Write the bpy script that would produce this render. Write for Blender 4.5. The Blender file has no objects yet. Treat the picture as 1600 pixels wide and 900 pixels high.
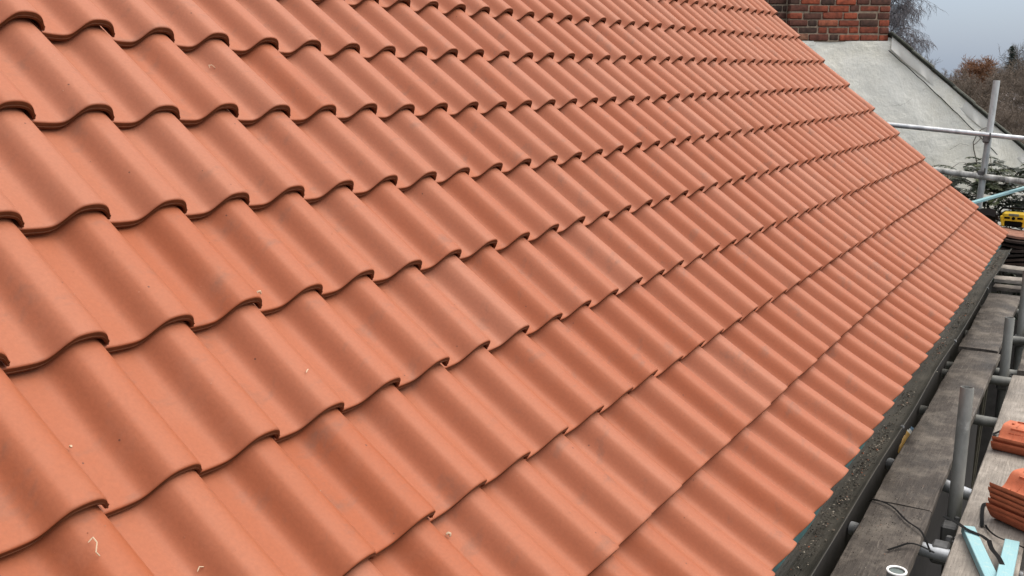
import bpy, math, random
import numpy as np
from mathutils import Matrix, Vector
R = math.radians
rnd = random.Random(7)
scn = bpy.context.scene
# ------------------------------------------------------------------ camera
CAM = Vector((-0.93921891, -0.67779478, 1.2956121))
RW = ((0.511658056, -0.859189172, 0.0), (-0.178569761, -0.106340559, -0.978163854), (0.840427793, 0.500485416, -0.207835208))
cd = bpy.data.cameras.new('camera'); cam = bpy.data.objects.new('camera', cd)
scn.collection.objects.link(cam); scn.camera = cam
rx, dy, fz = (Vector(r) for r in RW)
m = Matrix((rx, -dy, -fz)).transposed().to_4x4(); m.translation = CAM
cam.matrix_world = m
cd.sensor_width = 36.0; cd.lens = 36.0 * 1554.64 / 1600.0
cd.clip_start = 0.05; cd.clip_end = 3000
# ------------------------------------------------------------------ sky, sun, exposure
SUN_EL, SUN_AZ = R(55), R(-55)           # azimuth measured from +X towards +Y
w = bpy.data.worlds.new('World'); scn.world = w; w.use_nodes = True
nt = w.node_tree; bg = nt.nodes['Background']
sky = nt.nodes.new('ShaderNodeTexSky'); sky.sky_type = 'NISHITA'; sky.sun_disc = False
sky.sun_elevation = SUN_EL; sky.sun_rotation = R(90) - SUN_AZ
sky.air_density = 1.0; sky.dust_density = 3.0; sky.ozone_density = 1.0
mixs = nt.nodes.new('ShaderNodeMixRGB'); mixs.blend_type = 'MIX'; mixs.inputs[0].default_value = 0.8
mixc = nt.nodes.new('ShaderNodeMixRGB'); mixc.inputs[1].default_value = (1.60, 1.92, 2.42, 1); mixc.inputs[2].default_value = (2.42, 2.28, 2.04, 1)
nt.links.new(mixc.outputs[0], mixs.inputs[2])     # even winter cloud layer
tcw = nt.nodes.new('ShaderNodeTexCoord'); sxw = nt.nodes.new('ShaderNodeSeparateXYZ'); nt.links.new(tcw.outputs['Generated'], sxw.inputs[0])
mxw = nt.nodes.new('ShaderNodeMath'); mxw.operation = 'MAXIMUM'; mxw.inputs[1].default_value = 0; nt.links.new(sxw.outputs[2], mxw.inputs[0])
ovc = nt.nodes.new('ShaderNodeMath'); ovc.operation = 'MULTIPLY_ADD'; ovc.inputs[1].default_value = 2.45; ovc.inputs[2].default_value = 1.22; nt.links.new(mxw.outputs[0], ovc.inputs[0])
rmp = nt.nodes.new('ShaderNodeMapRange'); rmp.inputs['From Min'].default_value = .12; rmp.inputs['From Max'].default_value = .5; nt.links.new(mxw.outputs[0], rmp.inputs['Value']); nt.links.new(rmp.outputs[0], mixc.inputs[0])
vm = nt.nodes.new('ShaderNodeVectorMath'); vm.operation = 'SCALE'     # overcast sky: zenith brighter than the horizon
nt.links.new(sky.outputs[0], mixs.inputs[1]); nt.links.new(mixs.outputs[0], vm.inputs[0]); nt.links.new(ovc.outputs[0], vm.inputs['Scale']); nt.links.new(vm.outputs[0], bg.inputs[0])
bg.inputs[1].default_value = 0.10
sd = bpy.data.lights.new('sun', 'SUN'); sd.energy = 1.3; sd.angle = R(58); sd.color = (1, .95, .85)
sun = bpy.data.objects.new('sun', sd); scn.collection.objects.link(sun)
sdir = Vector((math.cos(SUN_EL) * math.cos(SUN_AZ), math.cos(SUN_EL) * math.sin(SUN_AZ), math.sin(SUN_EL)))
sun.rotation_euler = sdir.to_track_quat('Z', 'Y').to_euler()
scn.view_settings.view_transform = 'Standard'; scn.view_settings.look = 'None'
scn.view_settings.gamma = 1; scn.view_settings.use_curve_mapping = False
scn.view_settings.exposure = 0.98

# ------------------------------------------------------------------ helpers
COL = scn.collection
def tag(o, label=None, cat=None, group=None, kind=None):
    if label: o['label'] = label
    if cat: o['category'] = cat
    if group: o['group'] = group
    if kind: o['kind'] = kind
    return o
def empty(name, loc=(0, 0, 0), label=None, cat=None, group=None):
    o = bpy.data.objects.new(name, None); o.empty_display_size = .1; o.location = loc
    COL.objects.link(o); return tag(o, label, cat, group)
class MB:
    def __init__(s): s.v = []; s.f = []; s.t = []
    def add(s, vs, fs, tone=0.5):
        b = len(s.v); s.v += [tuple(v) for v in vs]; s.f += [tuple(b + i for i in f) for f in fs]
        s.t += [tone] * len(vs)
    def box(s, c, d, M=None, tone=.5, bev=0.0):
        x, y, z = d[0] / 2, d[1] / 2, d[2] / 2
        if bev <= 0:
            vs = [(a * x, b * y, e * z) for a in (-1, 1) for b in (-1, 1) for e in (-1, 1)]
            fs = [(0, 1, 3, 2), (4, 6, 7, 5), (0, 4, 5, 1), (2, 3, 7, 6), (0, 2, 6, 4), (1, 5, 7, 3)]
        else:
            b = min(bev, x * .9, y * .9, z * .9); vs = []; idx = {}
            for a in (-1, 1):
                for bb in (-1, 1):
                    for e in (-1, 1):
                        for k in range(3):
                            p = [a * x, bb * y, e * z]
                            for j in range(3):
                                if j != k: p[j] -= (a, bb, e)[j] * b
                            idx[(a, bb, e, k)] = len(vs); vs.append(tuple(p))
            fs = []
            for k in range(3):
                o1, o2 = [j for j in range(3) if j != k]
                for sg in (-1, 1):
                    q = []
                    for u, v in ((-1, -1), (1, -1), (1, 1), (-1, 1)):
                        t = [0, 0, 0]; t[k] = sg; t[o1] = u; t[o2] = v; q.append(idx[(*t, k)])
                    fs.append(q)
            for k in range(3):
                o1, o2 = [j for j in range(3) if j != k]
                for u in (-1, 1):
                    for v in (-1, 1):
                        q = []
                        for sg, ax in ((-1, o1), (1, o1), (1, o2), (-1, o2)):
                            t = [0, 0, 0]; t[k] = sg; t[o1] = u; t[o2] = v; q.append(idx[(*t, ax)])
                        fs.append(q)
            for a in (-1, 1):
                for bb in (-1, 1):
                    for e in (-1, 1): fs.append([idx[(a, bb, e, k)] for k in range(3)])
        out = []
        for p in vs:
            p = Vector(p)
            if M is not None: p = M @ p
            out.append(p + Vector(c))
        s.add(out, fs, tone)
    def tube(s, pts, r, n=10, caps=True, tone=.5):
        pts = [Vector(p) for p in pts]; rs = r if isinstance(r, (list, tuple)) else [r] * len(pts)
        t0 = (pts[1] - pts[0]).normalized()
        up = Vector((0, 0, 1)) if abs(t0.z) < .9 else Vector((1, 0, 0))
        a = t0.cross(up).normalized(); vs = []
        for i, p in enumerate(pts):
            t = (pts[min(i + 1, len(pts) - 1)] - pts[max(i - 1, 0)]).normalized()
            a = (a - t * a.dot(t)).normalized(); b = t.cross(a)
            for k in range(n):
                g = 2 * math.pi * k / n; vs.append(p + (a * math.cos(g) + b * math.sin(g)) * rs[i])
        fs = [(i * n + k, i * n + (k + 1) % n, (i + 1) * n + (k + 1) % n, (i + 1) * n + k) for i in range(len(pts) - 1) for k in range(n)]
        if caps: fs += [tuple(range(n))[::-1], tuple((len(pts) - 1) * n + k for k in range(n))]
        s.add(vs, fs, tone)
    def ribbon(s, pts, width, thick, side=(0, 0, 1)):
        pts = [Vector(p) for p in pts]; vs = []
        for i, p in enumerate(pts):
            t = (pts[min(i + 1, len(pts) - 1)] - pts[max(i - 1, 0)]).normalized()
            sd_ = Vector(side) if not isinstance(side, list) else Vector(side[i])
            b = t.cross(sd_).normalized(); n_ = b.cross(t).normalized()
            for u, v in ((-1, -1), (1, -1), (1, 1), (-1, 1)): vs.append(p + b * u * width / 2 + n_ * v * thick / 2)
        fs = [(i * 4 + k, i * 4 + (k + 1) % 4, (i + 1) * 4 + (k + 1) % 4, (i + 1) * 4 + k) for i in range(len(pts) - 1) for k in range(4)]
        fs += [(3, 2, 1, 0), tuple((len(pts) - 1) * 4 + k for k in range(4))]
        s.add(vs, fs)
    def lathe(s, prof, c, n=28, M=None, tone=.5):
        vs = []
        for r, z in prof:
            for k in range(n):
                g = 2 * math.pi * k / n; p = Vector((r * math.cos(g), r * math.sin(g), z))
                if M is not None: p = M @ p
                vs.append(p + Vector(c))
        fs = [(i * n + k, i * n + (k + 1) % n, (i + 1) * n + (k + 1) % n, (i + 1) * n + k) for i in range(len(prof) - 1) for k in range(n)]
        s.add(vs, fs, tone)
    def build(s, name, mat, parent=None, angle=35, smooth=True):
        me = bpy.data.meshes.new(name); me.from_pydata(s.v, [], s.f); me.update()
        at = me.attributes.new('tone', 'FLOAT', 'POINT'); at.data.foreach_set('value', s.t)
        me.materials.append(mat)
        if smooth:
            me.polygons.foreach_set('use_smooth', [True] * len(me.polygons)); me.set_sharp_from_angle(angle=R(angle))
        o = bpy.data.objects.new(name, me); COL.objects.link(o)
        if parent: o.parent = parent
        return o
# ---- materials
class NB:
    def __init__(s, name):
        s.m = bpy.data.materials.new(name); s.m.use_nodes = True; s.nt = s.m.node_tree
        s.b = s.nt.nodes['Principled BSDF']; s.tc = s.nt.nodes.new('ShaderNodeTexCoord')
    def n(s, t, **k):
        x = s.nt.nodes.new('ShaderNode' + t)
        for a, b in k.items(): setattr(x, a, b)
        return x
    def l(s, a, b): s.nt.links.new(a, b)
    def mapping(s, scale=(1, 1, 1), coord='Object', src=None):
        mp = s.n('Mapping'); mp.inputs['Scale'].default_value = scale
        s.l(src or s.tc.outputs[coord], mp.inputs[0]); return mp.outputs[0]
    def noise(s, scale, detail=4, rough=.55, vec=None, dist=0):
        x = s.n('TexNoise'); x.inputs['Scale'].default_value = scale; x.inputs['Detail'].default_value = detail
        x.inputs['Roughness'].default_value = rough; x.inputs['Distortion'].default_value = dist
        s.l(vec or s.tc.outputs['Object'], x.inputs['Vector']); return x.outputs['Fac']
    def ramp(s, fac, stops):
        x = s.n('ValToRGB'); e = x.color_ramp.elements
        while len(e) < len(stops): e.new(.5)
        for q, (p, c) in zip(e, stops):
            q.position = p; q.color = (*c, 1) if len(c) == 3 else c
        s.l(fac, x.inputs[0]); return x.outputs[0]
    def mix(s, fac, a, b, mode='MIX'):
        x = s.n('MixRGB', blend_type=mode)
        for i, q in enumerate((fac, a, b)):
            if isinstance(q, (int, float)): x.inputs[i].default_value = q
            elif isinstance(q, tuple): x.inputs[i].default_value = (*q, 1)
            else: s.l(q, x.inputs[i])
        return x.outputs[0]
    def math(s, op, a, b=0.0):
        x = s.n('Math', operation=op)
        for i, q in enumerate((a, b)):
            if isinstance(q, (int, float)): x.inputs[i].default_value = q
            else: s.l(q, x.inputs[i])
        return x.outputs[0]
    def tone(s):
        x = s.n('Attribute', attribute_name='tone'); return x.outputs['Fac']
    def bump(s, h, strength=.3, dist=.002):
        x = s.n('Bump'); x.inputs['Strength'].default_value = strength; x.inputs['Distance'].default_value = dist
        s.l(h, x.inputs['Height']); s.l(x.outputs[0], s.b.inputs['Normal'])
    def out(s, col, rough=.8, spec=.5, metal=0):
        if isinstance(col, tuple): s.b.inputs['Base Color'].default_value = (*col, 1)
        else: s.l(col, s.b.inputs['Base Color'])
        if isinstance(rough, (int, float)): s.b.inputs['Roughness'].default_value = rough
        else: s.l(rough, s.b.inputs['Roughness'])
        s.b.inputs['Specular IOR Level'].default_value = spec; s.b.inputs['Metallic'].default_value = metal
        return s.m
def mat_simple(name, c, rough=.7, var=.25, scale=20, spec=.5, metal=0, bump=0):
    k = NB(name); nz = k.noise(scale, 5, .6)
    col = k.ramp(nz, [(.3, tuple(v * (1 - var) for v in c)), (.7, tuple(min(1, v * (1 + var)) for v in c))])
    if bump: k.bump(nz, bump, .002)
    return k.out(col, rough, spec, metal)
def mat_tile():
    k = NB('terracotta')
    t = k.tone()
    base = k.ramp(t, [(0, (.315, .088, .036)), (.5, (.335, .106, .051)), (1, (.345, .124, .068))])
    big = k.noise(2.2, 3, .5)
    base = k.mix(k.ramp(big, [(.35, (0, 0, 0)), (.7, (.22, .22, .22))]), base, (.275, .078, .028))
    # pale dusty bloom, greyish smudges, specks
    du = k.noise(7, 6, .65, dist=.4)
    base = k.mix(k.ramp(du, [(.52, (0, 0, 0)), (.78, (.30, .30, .30))]), base, (.33, .145, .092))
    sm = k.noise(5.3, 7, .7, vec=k.mapping((1, 2.6, 1.7)))
    base = k.mix(k.ramp(sm, [(.57, (0, 0, 0)), (.74, (.55, .55, .55))]), base, (.15, .082, .058))
    gr = k.noise(150, 3, .6); base = k.mix(.55, base, k.ramp(gr, [(.3, (.86, .86, .86)), (.7, (1.1, 1.1, 1.1))]), 'MULTIPLY')
    sc1 = k.noise(16, 3, .5, vec=k.mapping((1, 9, 9)), dist=1.5); sc2 = k.noise(3.3, 3, .5)
    scf = k.math('MULTIPLY', k.math('LESS_THAN', k.math('ABSOLUTE', k.math('SUBTRACT', sc1, .5)), .006), k.math('GREATER_THAN', sc2, .60))
    base = k.mix(k.math('MULTIPLY', scf, .55), base, (.15, .075, .05))
    vo = k.n('TexVoronoi'); vo.inputs['Scale'].default_value = 30; k.l(k.tc.outputs['Object'], vo.inputs['Vector'])
    sep = k.n('SeparateColor'); k.l(vo.outputs['Color'], sep.inputs[0])
    sp = k.math('MULTIPLY', k.math('LESS_THAN', vo.outputs['Distance'], .07), k.math('GREATER_THAN', sep.outputs[0], .86))
    base = k.mix(k.math('MULTIPLY', sp, .75), base, (.08, .03, .02))
    fine = k.noise(260, 4, .6); mid = k.noise(35, 4, .6)
    rg = k.ramp(du, [(.3, (.50, .50, .50)), (.75, (.62, .62, .62))])
    k.bump(k.math('ADD', k.math('MULTIPLY', fine, .25), k.math('MULTIPLY', mid, .7)),   .35, .0014)
    k.b.inputs['Coat Weight'].default_value = 0.0
    return k.out(base, rg, .30)
def mat_board(name, dark, light, pale, scale=1.0, dust=.5):
    k = NB(name)
    g = k.noise(9 * scale, 8, .62, vec=k.mapping((.9, 14, 6)), dist=.6)
    col = k.ramp(g, [(.25, dark), (.6, light), (.85, pale)])
    big = k.noise(5, 7, .68)
    col = k.mix(k.ramp(big, [(.46, (0, 0, 0)), (.74, (dust, dust, dust))]), col, pale)
    b2 = k.noise(3.1, 5, .6, vec=k.mapping((1, 1.6, 1)))
    col = k.mix(k.ramp(b2, [(.5, (0, 0, 0)), (.72, (.6, .6, .6))]), col, tuple(v * .7 for v in dark))
    wet = k.ramp(b2, [(.4, (.85, .85, .85)), (.75, (.5, .5, .5))])
    fine = k.noise(70, 5, .7)
    k.bump(k.math('ADD', k.math('MULTIPLY', g, .8), k.math('MULTIPLY', fine, .6)), .6, .004)
    return k.out(col, wet, .4)
def mat_render():
    k = NB('white_render')
    n1 = k.noise(1.7, 8, .62, dist=.5); n2 = k.noise(6, 8, .65)
    col = k.ramp(n1, [(.3, (.84, .80, .68)), (.5, (.92, .89, .80)), (.75, (.95, .93, .86))])
    col = k.mix(k.ramp(n2, [(.56, (0, 0, 0)), (.8, (.4, .4, .4))]), col, (.70, .68, .58))
    cr = k.n('TexVoronoi', feature='DISTANCE_TO_EDGE'); cr.inputs['Scale'].default_value = 1.5
    dv = k.n('MixRGB'); dv.inputs[0].default_value = .25
    nn = k.n('TexNoise'); nn.inputs['Scale'].default_value = 4; nn.inputs['Detail'].default_value = 6; k.l(k.tc.outputs['Object'], nn.inputs['Vector'])
    k.l(k.tc.outputs['Object'], dv.inputs[1]); k.l(nn.outputs['Color'], dv.inputs[2]); k.l(dv.outputs[0], cr.inputs['Vector'])
    crk = k.math('MULTIPLY', k.math('LESS_THAN', cr.outputs['Distance'], .006), k.math('GREATER_THAN', n1, .60))
    col = k.mix(k.math('MULTIPLY', crk, .3), col, (.30, .28, .22))
    k.bump(k.math('ADD', n1, k.math('MULTIPLY', n2, .55)), .8, .04)
    return k.out(col, .85, .25)
def mat_tone(name, stops, rough=.85, nscale=25, namt=.5, bump=.4, spec=.3):
    k = NB(name); t = k.tone(); nz = k.noise(nscale, 6, .65)
    col = k.ramp(t, stops); col = k.mix(namt, col, k.ramp(nz, [(.3, (.35, .35, .35)), (.7, (1.25, 1.25, 1.25))]), 'MULTIPLY')
    k.bump(nz, bump, .004); return k.out(col, rough, spec)
def mat_steel(name='galvanised_steel', c=(.20, .20, .185), dark=(.10, .102, .095), metal=.2, rough=.55):
    k = NB(name); n1 = k.noise(14, 6, .65, vec=k.mapping((1, 1, .35))); n2 = k.noise(60, 4, .6)
    col = k.ramp(n1, [(.3, dark), (.62, c), (.85, tuple(v * 1.25 for v in c))])
    col = k.mix(k.ramp(n2, [(.62, (0, 0, 0)), (.75, (.5, .5, .5))]), col, (.12, .10, .09))
    n3 = k.noise(9, 7, .7); col = k.mix(k.ramp(n3, [(.60, (0, 0, 0)), (.68, (.5, .5, .5))]), col, tuple(min(.8, v * 1.9) for v in c))
    n4 = k.noise(7, 6, .7, vec=k.mapping((1.3, .8, .5))); col = k.mix(k.ramp(n4, [(.62, (0, 0, 0)), (.72, (.55, .55, .55))]), col, (.13, .07, .045))
    k.bump(n2, .2, .001); return k.out(col, rough, .5, metal)
TILE = mat_tile()
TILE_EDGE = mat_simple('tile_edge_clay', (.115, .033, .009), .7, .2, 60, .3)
BOARD = mat_board('weathered_board', (.030, .024, .020), (.070, .057, .048), (.21, .18, .15), dust=.85)
BOARD_PALE = mat_board('dusty_board', (.13, .112, .096), (.25, .22, .19), (.46, .41, .36), dust=.75)
STEEL = mat_steel(); STEEL_BRIGHT = mat_steel('bright_galvanised_steel', (.62, .64, .66), (.36, .38, .40), .5, .35)
STEEL_DARK = mat_steel('dark_steel', (.13, .13, .13), (.05, .05, .05), .2, .6)
RENDER = mat_render()
BRICK = mat_tone('old_brick', [(0, (.045, .028, .022)), (.25, (.085, .042, .030)), (.5, (.125, .042, .028)), (.72, (.24, .058, .030)), (.9, (.34, .075, .034)), (1, (.19, .13, .085))], nscale=22, namt=.95, bump=.7)
MORTAR = mat_simple('mortar', (.30, .23, .17), .9, .4, 30, .2, bump=.6)
BLACK = mat_simple('black_plastic', (.005, .005, .005), .7, .3, 30, .1)
TEAL = mat_simple('teal_membrane', (.030, .085, .085), .5, .3, 12)
BLUEWOOD = NB('blue_treated_softwood')
_g = BLUEWOOD.noise(22, 7, .6, vec=BLUEWOOD.mapping((.25, 3, 3), 'Generated')); _p = BLUEWOOD.noise(38, 5, .6)
_c = BLUEWOOD.ramp(_g, [(.3, (.20, .38, .42)), (.7, (.32, .50, .53))])
_c = BLUEWOOD.mix(BLUEWOOD.ramp(_p, [(.55, (0, 0, 0)), (.8, (.55, .55, .55))]), _c, (.46, .52, .45))
BLUEWOOD.bump(_g, .3, .001); BLUEWOOD = BLUEWOOD.out(_c, .7, .3)

# ------------------------------------------------------------------ tiled roof geometry
S = 0.2; TH = R(41.53811420789547); CT, ST = math.cos(TH), math.sin(TH)
G = 1.490471
ZC = [(2,0,-0.096342),(1,1,0.139131),(0,2,0.074129),(3,0,-0.173404),(2,1,0.233268),(1,2,-0.022126),(0,3,-0.118197),(4,0,0.310747),(3,1,-0.243821),(2,2,-0.047676),(1,3,0.056238),(0,4,0.108614)]
XCO = [(2,0,-0.026418),(1,1,0.073363),(0,2,-0.009951),(3,0,0.041836),(2,1,-0.124145),(1,2,0.017303),(0,3,-0.041636)]
YCO = [(2,0,-0.006142),(1,1,0.104406),(0,2,-0.024625),(3,0,0.047948),(2,1,-0.016038),(1,2,0.05926),(0,3,0.011869)]
RY = [-0.035956,0.026737,0.008579,0.007412,0.005311,-0.005666,-0.005944,0.005952,0.007876,-0.014251]
def poly(co, c, r):
    a = (np.clip(c, -1.5, 41) - 20) / 20; b = (np.clip(r, -.2, 9.6) - 4.5) / 4.5
    return sum(k * a ** i * b ** j for i, j, k in co)
def roof_pt(c, y, n):                       # plane units -> world metres
    return np.stack([c * S, (y * CT - n * ST) * S, (y * ST + n * CT) * S], -1)
PU = [-.06,-.03,0,.03,.06,.10,.13,.16,.19,.22,.25,.28,.31,.34,.38,.41,.44,.47,.50,.53,.56,.60,.63,.66,.70,.73,.76,.80,.83,.86,.89,.92,.95,.98,1.005,1.022,1.032]
PK = [(-.06,-.118),(0,-.118),(.03,-.120),(.06,-.123),(.10,-.127),(.15,-.131),(.22,-.134),(.28,-.135),(.33,-.134),(.38,-.127),(.42,-.110),(.455,-.078),(.485,-.038),(.515,.010),(.545,.056),(.575,.093),(.61,.124),(.65,.143),(.70,.152),(.76,.156),(.82,.153),(.87,.140),(.92,.113),(.96,.077),(.99,.036),(1.015,-.010),(1.03,-.05)]
def prof(u):
    ks = np.array([a for a, b in PK]); vs = np.array([b for a, b in PK])
    out = sum(np.interp(u + d, ks, vs) for d in (-.02, 0, .02)) / 3 * .98
    return out
PUa = np.array(PU); PPa = prof(PUa)
THK = np.where(PUa < .85, .114, np.interp(PUa, [.85, 1.035], [.114, .086]))
PATH = [(1.80, 0.0), (1.35, 0), (1.0, 0), (.65, 0), (.35, 0), (.12, 0), (.035, 0), (.014, -.002), (.004, -.007), (0, -.014), (0, -.050), (-.007, -.053), (-.007, -.060), (.0, -.064), (.002, -.080), (.012, -.085), (.30, -.085), (.31, -.05)]
# extra end columns that close the nose
ENDU = [(1.040, -.014), (1.045, -.045), (1.040, -.074)]
def tile_arrays(i, r, rg, local=False):
    nu = len(PUa) + len(ENDU); nv = len(PATH)
    u = np.concatenate([PUa, [a for a, b in ENDU]]); p = np.concatenate([PPa, [PPa[-1]] * 3])
    th = np.concatenate([THK, [THK[-1]] * 3]); lim = np.concatenate([np.zeros(len(PUa)), [b for a, b in ENDU]])
    v = np.array([a for a, b in PATH]); w_ = np.array([b for a, b in PATH])
    U, V = np.meshgrid(u, v, indexing='ij'); W = np.outer(th / .085, w_)
    L = np.broadcast_to(lim[:, None], W.shape); W = np.minimum(W, L)
    W = np.maximum(W, -th[:, None])
    Ntop = p[:, None] + W
    if local:
        return np.stack([U * S, V * S, Ntop * S], -1).reshape(-1, 3), nu, nv
    jt, jy, ju, jr = rg.gauss(0, .010), rg.gauss(0, .010), rg.gauss(0, .005), rg.gauss(0, .010)
    C = i - 1 + U; rr = r + V / G
    row = RY[r] if r < 10 else 0
    y = r * G + row + poly(YCO, C, r + 0 * C) + V + jy + jr * (U - .5)
    x = C + poly(XCO, C, rr) + ju
    n = poly(ZC, C, rr) + Ntop - V / G * .148 + jt * (1 - V / 1.8) + .006 * (rg.random() - .5) * (U - .5) * 2
    return roof_pt(x, y, n).reshape(-1, 3), nu, nv
def tile_faces(nu, nv, base=0):
    a = (np.arange(nu - 1)[:, None] * nv + np.arange(nv - 1)[None, :]).ravel() + base
    return np.stack([a, a + nv, a + nv + 1, a + 1], -1)
def np_mesh(name, V, F, tone, mat, parent=None, angle=38, edge=None):
    me = bpy.data.meshes.new(name); nf = len(F); k = F.shape[1]
    me.vertices.add(len(V)); me.vertices.foreach_set('co', np.ascontiguousarray(V, dtype=np.float32).ravel())
    me.loops.add(nf * k); me.loops.foreach_set('vertex_index', F.astype(np.int32).ravel())
    me.polygons.add(nf); me.polygons.foreach_set('loop_start', (np.arange(nf) * k).astype(np.int32))
    me.update(calc_edges=True)
    at = me.attributes.new('tone', 'FLOAT', 'POINT'); at.data.foreach_set('value', np.asarray(tone, dtype=np.float32))
    me.materials.append(mat)
    if edge is not None:
        me.materials.append(TILE_EDGE); me.polygons.foreach_set('material_index', edge.astype(np.int32))
    me.polygons.foreach_set('use_smooth', [True] * nf)
    if angle: me.set_sharp_from_angle(angle=R(angle))
    o = bpy.data.objects.new(name, me); COL.objects.link(o)
    if parent: o.parent = parent
    return o
def project(P):
    d = Vector(P) - CAM; q = [sum(a * b for a, b in zip(r, d)) for r in RW]
    return (800 + 1554.64 * q[0] / q[2], 450 + 1554.64 * q[1] / q[2], q[2]) if q[2] > .05 else (1e9, 1e9, 1)
# --- the house under the new roof
house = empty('house', (4.1, 0, -4.6), 'house carrying the big new orange terracotta pantile roof that fills the picture', 'house')
hl = Vector(house.location)
def place(o):                                # meshes written in world metres, parented to the house
    o.matrix_parent_inverse = Matrix.Translation(-hl); return o
NR = 14; XL, XR = -1.6, 8.16
dk = MB()
def rp(c, y, n): return Vector(roof_pt(np.array(c, float), np.array(y, float), np.array(n, float)).tolist())
a0, a1, b0, b1 = rp(-8, .1, -.42), rp(40.7, .1, -.42), rp(-8, NR * G + .2, -.42), rp(40.7, NR * G + .2, -.42)
t_ = rp(0, 0, -.6) - rp(0, 0, -.5)
dk.add([a0, a1, b1, b0, a0 + t_, a1 + t_, b1 + t_, b0 + t_], [(0, 1, 2, 3), (7, 6, 5, 4), (0, 4, 5, 1), (1, 5, 6, 2), (2, 6, 7, 3), (3, 7, 4, 0)])
roof = place(dk.build('roof', mat_simple('roofing_felt', (.03, .03, .032), .8, .3, 10), house, smooth=False))
rg = random.Random(11); cand = []
for r in range(NR):
    for i in range(-7, 42):
        V, nu, nv = tile_arrays(i, r, rg)
        tone = min(1, max(0, .5 + rg.gauss(0, .22) + (.25 if r > 4 else 0) - (.2 if r < 3 and i < 22 else 0)))
        # area the tile covers in the picture, to choose the hundred largest
        q = [project(roof_pt(np.array(i - 1 + a, float), np.array(r * G + b, float), np.array(0.))) for a, b in ((0, 0), (1, 0), (1, G), (0, G))]
        poly_ = [(min(max(x, 0), 1600), min(max(y, 0), 900)) for x, y, z in q]
        ar = abs(sum(poly_[k][0] * poly_[(k + 1) % 4][1] - poly_[(k + 1) % 4][0] * poly_[k][1] for k in range(4))) / 2
        if any(x > 1e8 for x, y, z in q): ar = 0
        cand.append((ar, i, r, V, tone))
cand.sort(key=lambda t: -t[0])
F1 = tile_faces(nu, nv)
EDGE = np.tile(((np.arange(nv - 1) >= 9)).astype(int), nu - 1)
for ar, i, r, V, tone in cand[:100]:
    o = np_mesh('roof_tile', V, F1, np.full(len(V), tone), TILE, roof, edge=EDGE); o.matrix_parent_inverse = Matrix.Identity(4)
rest = cand[100:]
Vs = np.concatenate([c[3] for c in rest]); Fs = np.concatenate([F1 + k * len(F1) * 0 + k * nu * nv for k in range(len(rest))])
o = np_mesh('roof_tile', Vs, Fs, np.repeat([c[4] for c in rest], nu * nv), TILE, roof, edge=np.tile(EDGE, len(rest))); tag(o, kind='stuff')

mb = MB(); mb.box((XL / 2 + XR / 2 - .02, .14, -2.36), (XR - XL - .12, .2, 4.4)); mb.box((XR - .22, 3.2, -2.36), (.2, 5.9, 4.4))
prism = [(XR - .12, .2, -.2), (XR - .12, 3.2, 2.4), (XR - .12, 6.2, -.2)]
mb.add(prism + [(x - .18, y, z) for x, y, z in prism], [(0, 1, 2), (5, 4, 3), (0, 3, 4, 1), (1, 4, 5, 2), (2, 5, 3, 0)])
place(mb.build('wall', mat_simple('house_wall', (.014, .011, .010), .9, .4, 14, bump=.5), house, smooth=False))  # near-black wall colour stands in for shade under the eaves
# far roof slope
mb = MB(); rid = rp(0, NR * G + .2, -.25); zz = rid.z; yy = rid.y
mb.add([(XL, yy, zz), (XR, yy, zz), (XR, yy + 3.1, zz - 2.75), (XL, yy + 3.1, zz - 2.75)], [(3, 2, 1, 0)])
mb.add([(XL, yy, zz - .06), (XR, yy, zz - .06), (XR, yy + 3.1, zz - 2.81), (XL, yy + 3.1, zz - 2.81)], [(0, 1, 2, 3)])
place(mb.build('rear_roof_slope', TILE, house, smooth=False))
mb = MB(); mb.box((XL / 2 + XR / 2, .045, -.155), (XR - XL, .022, .17)); place(mb.build('fascia_board', mat_simple('fascia', (.05, .045, .04), .6), house, smooth=False))
# membrane strip dipping from under the eaves tiles into the gutter
n = 90; mb = MB(); vs = []
for k in range(n + 1):
    x = XL + (8.2 - XL) * k / n; wv = .004 * math.sin(k * .9) + .003 * rnd.uniform(-1, 1)
    vs += [(x, .04, -.030), (x, .018 + wv, -.050), (x, .010 + wv, -.088 + .004 * math.sin(k * .37))]
mb.add(vs, [(k * 3 + j, (k + 1) * 3 + j, (k + 1) * 3 + j + 1, k * 3 + j + 1) for k in range(n) for j in range(2)])
place(mb.build('underlay_strip', TEAL, house, 60))
# gutter
GUT = mat_board('mossy_gutter', (.022, .020, .015), (.045, .040, .031), (.10, .088, .07), dust=.45)
gp = [(.032, -.045), (.031, -.100), (.020, -.110), (-.010, -.113), (-.045, -.111), (-.066, -.105), (-.0735, -.094), (-.0775, -.0925), (-.0795, -.095), (-.070, -.106), (-.050, -.114), (-.01, -.121), (.022, -.118), (.035, -.108), (.035, -.045)]
mb = MB(); vs = []; nn_ = 120
for k in range(nn_ + 1):
    x = XL + (8.17 - XL) * k / nn_; sg = .004 * math.sin(x * 2.1) + .003 * math.sin(x * 5)
    vs += [(x, y + (.003 * math.sin(x * 3.3)), z + sg) for y, z in gp]
m_ = len(gp)
mb.add(vs, [(k * m_ + j, k * m_ + (j + 1) % m_, (k + 1) * m_ + (j + 1) % m_, (k + 1) * m_ + j) for k in range(nn_) for j in range(m_)] + [tuple(range(m_))[::-1], tuple(nn_ * m_ + j for j in range(m_))])
gut = place(mb.build('gutter', GUT, house, 40))
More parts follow.
